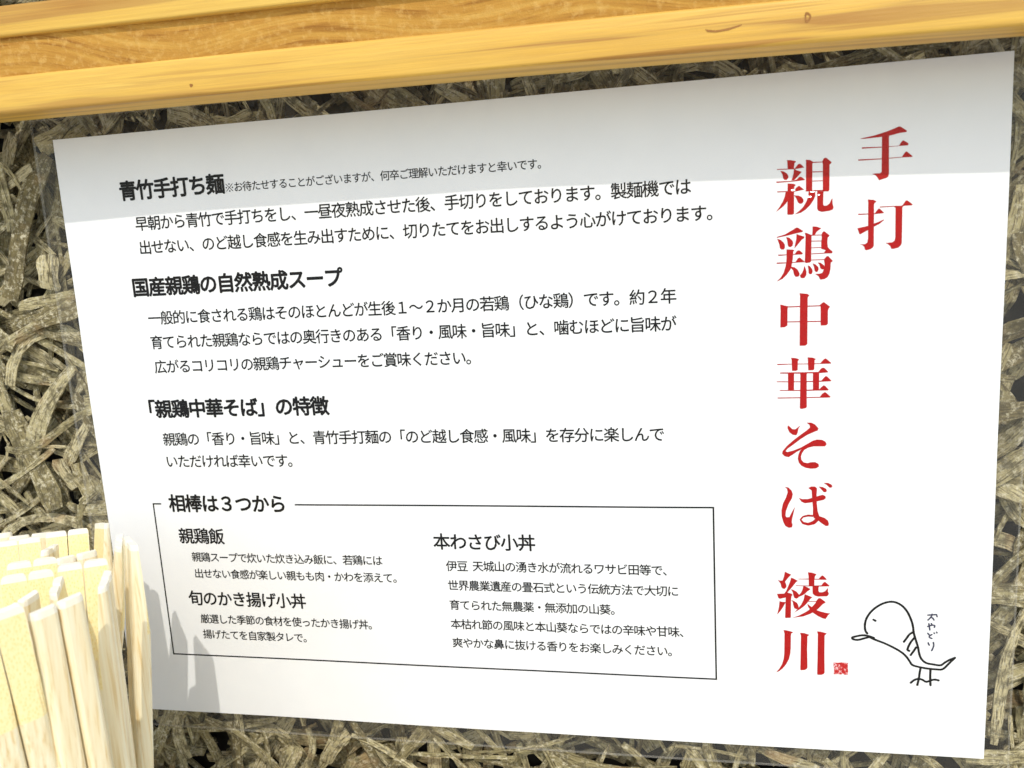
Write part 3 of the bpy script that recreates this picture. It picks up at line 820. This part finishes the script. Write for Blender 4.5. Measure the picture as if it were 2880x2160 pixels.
for a, b in (((FX0 - E_W, FZ0 - E_W), (FX1 + E_W, FZ0)), ((FX0 - E_W, FZ1), (FX1 + E_W, FZ1 + E_W)),
             ((FX0 - E_W, FZ0), (FX0, FZ1)), ((FX1, FZ0), (FX1 + E_W, FZ1))):
    link('lamination_edge', box_mesh('lamination_edge', (a[0], -0.8, a[1]), (b[0], -0.1, b[1])), M['film_edge'], sign)

# crinkle in the film over the first red character: small facets that catch the sun
spot = Vector((231.5, -0.8, -40.0))
to_cam = (Vector((207.1, -258.5, -42.4)) - spot).normalized()
half = (to_cam - travel).normalized()
vs, fs = [], []
CRINKLE = [(240.01, -32.80, 1.04, 0.43), (241.87, -33.63, 1.30, 0.31), (245.37, -33.65, 1.30, 0.31), (244.42, -35.00, 1.47, 0.35), (247.11, -34.63, 0.61, 0.23)]
for cx, cz, w, h in CRINKLE:
    up = Vector((0, 0, 1)) - half * half.z
    up.normalize()
    sd = up.cross(half).normalized()
    c = Vector((cx, -1.1, cz))
    base = len(vs)
    for k in range(8):
        a = 2 * PI * k / 8
        p = c + sd * (w * 0.5 * math.cos(a) * random.uniform(0.8, 1.15)) + up * (h * 0.5 * math.sin(a) * random.uniform(0.8, 1.15))
        vs.append(W(*p))
    fs.append(tuple(range(base, base + 8)))
link('film_crinkle', mesh('film_crinkle', vs, fs), M['wrinkle'], sign)

# ---------------------------------------------------------------- chopsticks in their holder
HOLDER_FLOOR = COUNTER_Z + 4.0
hx0, hx1, hy0, hy1, hz1 = -28.0, 80.0, -132.0, -40.0, -262.0
holder = empty('chopstick_holder', W((hx0 + hx1) / 2, (hy0 + hy1) / 2, COUNTER_Z))
tag(holder, 'brown wooden box holder with bamboo chopsticks standing in it', 'chopstick holder')
link('holder_base', box_mesh('holder_base', (hx0, hy0, COUNTER_Z + 0.3), (hx1, hy1, HOLDER_FLOOR), 0.3), M['holder'], holder)
for a, b in (((hx0 - 5, hy0 - 5), (hx0 - .1, hy1 + 5)), ((hx1 + .1, hy0 - 5), (hx1 + 5, hy1 + 5)),
             ((hx0, hy0 - 5), (hx1, hy0 - .1)), ((hx0, hy1 + .1), (hx1, hy1 + 5))):
    link('holder_side', box_mesh('holder_side', (a[0], a[1], COUNTER_Z + 0.3), (b[0], b[1], hz1), 0.5), M['holder'], holder)


def stick_mesh(name, top, axis, wdir, ndir, side, length, cut):
    """one half of a pair: flat inner side, rounded outer edge, slanted cut at the top on one face"""
    hw, ht, r = 6.1, 2.5, 2.0
    sec = [(0.10, -ht + 1.1), (0.45, -ht + 0.35), (1.2, -ht)]
    for a0, cy in ((-PI / 2, -ht + r), (0, ht - r)):
        for k in range(5):
            a = a0 + k * PI / 8
            sec.append((hw - r + r * math.cos(a), cy + r * math.sin(a)))
    sec += [(1.2, ht), (0.45, ht - 0.35), (0.10, ht - 1.1)]
    rings = (0.0, 0.5, 1.6, 9, 18, 27, 30, 60, 120, length * 0.82, length)
    m = len(sec)
    vs, fs, mi = [], [], []
    for t in rings:
        lim = -ht + 1.9 + (2 * ht - 1.9) * min(1.0, t / 28.0)
        taper = 1.0 - 0.42 * max(0, (t - 40) / max(1, length - 40))
        end = {0.0: 0.86, 0.5: 0.95}.get(t, 1.0)
        for w, n in sec:
            nn = n * taper
            if cut > 0:
                nn = min(nn, lim)
            else:
                nn = max(nn, -lim)
            p = top + axis * t + wdir * (side * (0.05 + (w - 3.1) * taper * end + 3.1)) + ndir * nn
            vs.append(W(*p))
    for i in range(len(rings) - 1):
        for k in range(m):
            a, b = i * m + k, i * m + (k + 1) % m
            fs.append((a, b, b + m, a + m))
            lo, hi = sec[k][1], sec[(k + 1) % m][1]
            on_cut = rings[i + 1] < 28.5 and ((cut > 0 and min(lo, hi) > 0.6) or (cut < 0 and max(lo, hi) < -0.6))
            mi.append(1 if on_cut else 0)
    for f in range(2 * m):                    # the rounded rim of the top end, coloured paler as if sunlit
        mi[f] = 2
    fs.append(tuple(range(m)))
    mi.append(2)
    fs.append(tuple((len(rings) - 1) * m + k for k in range(m)))
    mi.append(0)
    me = mesh(name, vs, fs)
    me.materials.append(M['bamboo'])
    me.materials.append(M['bamboo_cut'])
    me.materials.append(M['bamboo_tip'])
    me.polygons.foreach_set('material_index', mi)
    bm = bmesh.new()
    bm.from_mesh(me)
    bmesh.ops.recalc_face_normals(bm, faces=bm.faces)
    bm.to_mesh(me)
    bm.free()
    return me


GROUP = 'bamboo chopsticks standing in the holder'
# top centre (mm), axis, turn of the pair about its axis (degrees), slanted cut facing out (1) or back (0), label
CHOPSTICKS = [
    (63.1, -118.0, -114.7, -0.091, 0.150, -0.985, 54, 1, 'bamboo chopstick pair leaning out at the front of the bundle, slanted cut facing out'),
    (66.9, -105.0, -116.9, -0.034, 0.068, -0.997, 67, 0, 'bamboo chopstick pair beside the front leaning one, plain faces out, top rim sunlit'),
    (61.9, -84.0, -120.6, -0.017, 0.000, -1.000, 120, 0, 'bamboo chopstick pair turned edgewise beside the front plain-faced pair'),
    (49.5, -52.0, -122.5, -0.055, -0.085, -0.995, -43, 0, 'upright bamboo chopstick pair standing apart from the bundle against the white sign'),
    (38.1, -42.0, -126.5, -0.206, -0.071, -0.976, 124, 1, 'narrow bamboo chopstick pair tucked just behind the one standing apart'),
    (22.1, -33.0, -124.6, 0.102, -0.209, -0.973, -39, 1, 'tallest bamboo chopstick pair with rounded tips ending the back row'),
    (11.4, -34.0, -126.7, 0.030, -0.168, -0.985, 43, 1, 'bamboo chopstick pair in the back row next to the tallest, slanted cut out'),
    (-5.4, -31.0, -129.0, 0.034, -0.170, -0.985, 43, 0, 'plain-faced bamboo chopstick pair in the back row, second along from the tallest'),
    (-20.7, -31.0, -129.4, 0.071, -0.170, -0.983, 45, 0, 'outermost bamboo chopstick pair of the back row, farthest from the white sign'),
    (1.8, -44.0, -126.2, -0.002, -0.114, -0.993, 44, 1, 'bamboo chopstick pair with cut face out just in front of the back row'),
    (15.0, -48.0, -126.9, 0.035, -0.167, -0.985, 114, 0, 'bamboo chopstick pair turned edgewise just in front of the back row'),
    (33.4, -58.0, -124.6, -0.032, -0.077, -0.997, 61, 0, 'plain bamboo chopstick pair slanting in front of the tallest pair'),
    (28.2, -68.0, -123.1, -0.034, -0.071, -0.997, 41, 1, 'bamboo chopstick pair with cut face out in the middle of the bundle'),
    (37.3, -80.0, -121.9, -0.087, 0.000, -0.996, 42, 1, 'bamboo chopstick pair with cut face out, pressed against the middle pair'),
    (46.0, -70.0, -122.4, -0.011, -0.062, -0.998, 37, 1, 'bamboo chopstick pair with cut face out, behind the edgewise pair by the front'),
    (51.2, -84.0, -122.2, -0.068, 0.000, -0.998, 122, 1, 'bamboo chopstick pair turned edgewise right behind the front plain-faced pair'),
    (49.7, -98.0, -120.4, -0.112, 0.078, -0.991, 88, 0, 'bamboo chopstick pair turned aslant behind the front leaning pair'),
]
for tx, ty, tz, ax, ay, az, turn, front, label in CHOPSTICKS:
    top = Vector((tx, ty, tz))
    axis = Vector((ax, ay, az)).normalized()
    w0 = (Vector((1, 0, 0)) - axis * axis.x).normalized()
    n0 = w0.cross(axis).normalized()
    if n0.y < 0:
        n0 = -n0
    a = math.radians(turn)
    wdir = w0 * math.cos(a) + n0 * math.sin(a)
    ndir = -w0 * math.sin(a) + n0 * math.cos(a)          # points towards the wall for small turns
    length = (top.z - (HOLDER_FLOOR + 2.0)) / -axis.z
    root = empty('chopstick_pair', W(*(top + axis * length)))
    tag(root, label, 'chopsticks', GROUP)
    for side in (-1, 1):
        me = stick_mesh('stick', top, axis, wdir, ndir, side, length, -1 if front else 1)
        link('stick', me, [M['bamboo'], M['bamboo_cut']], root)
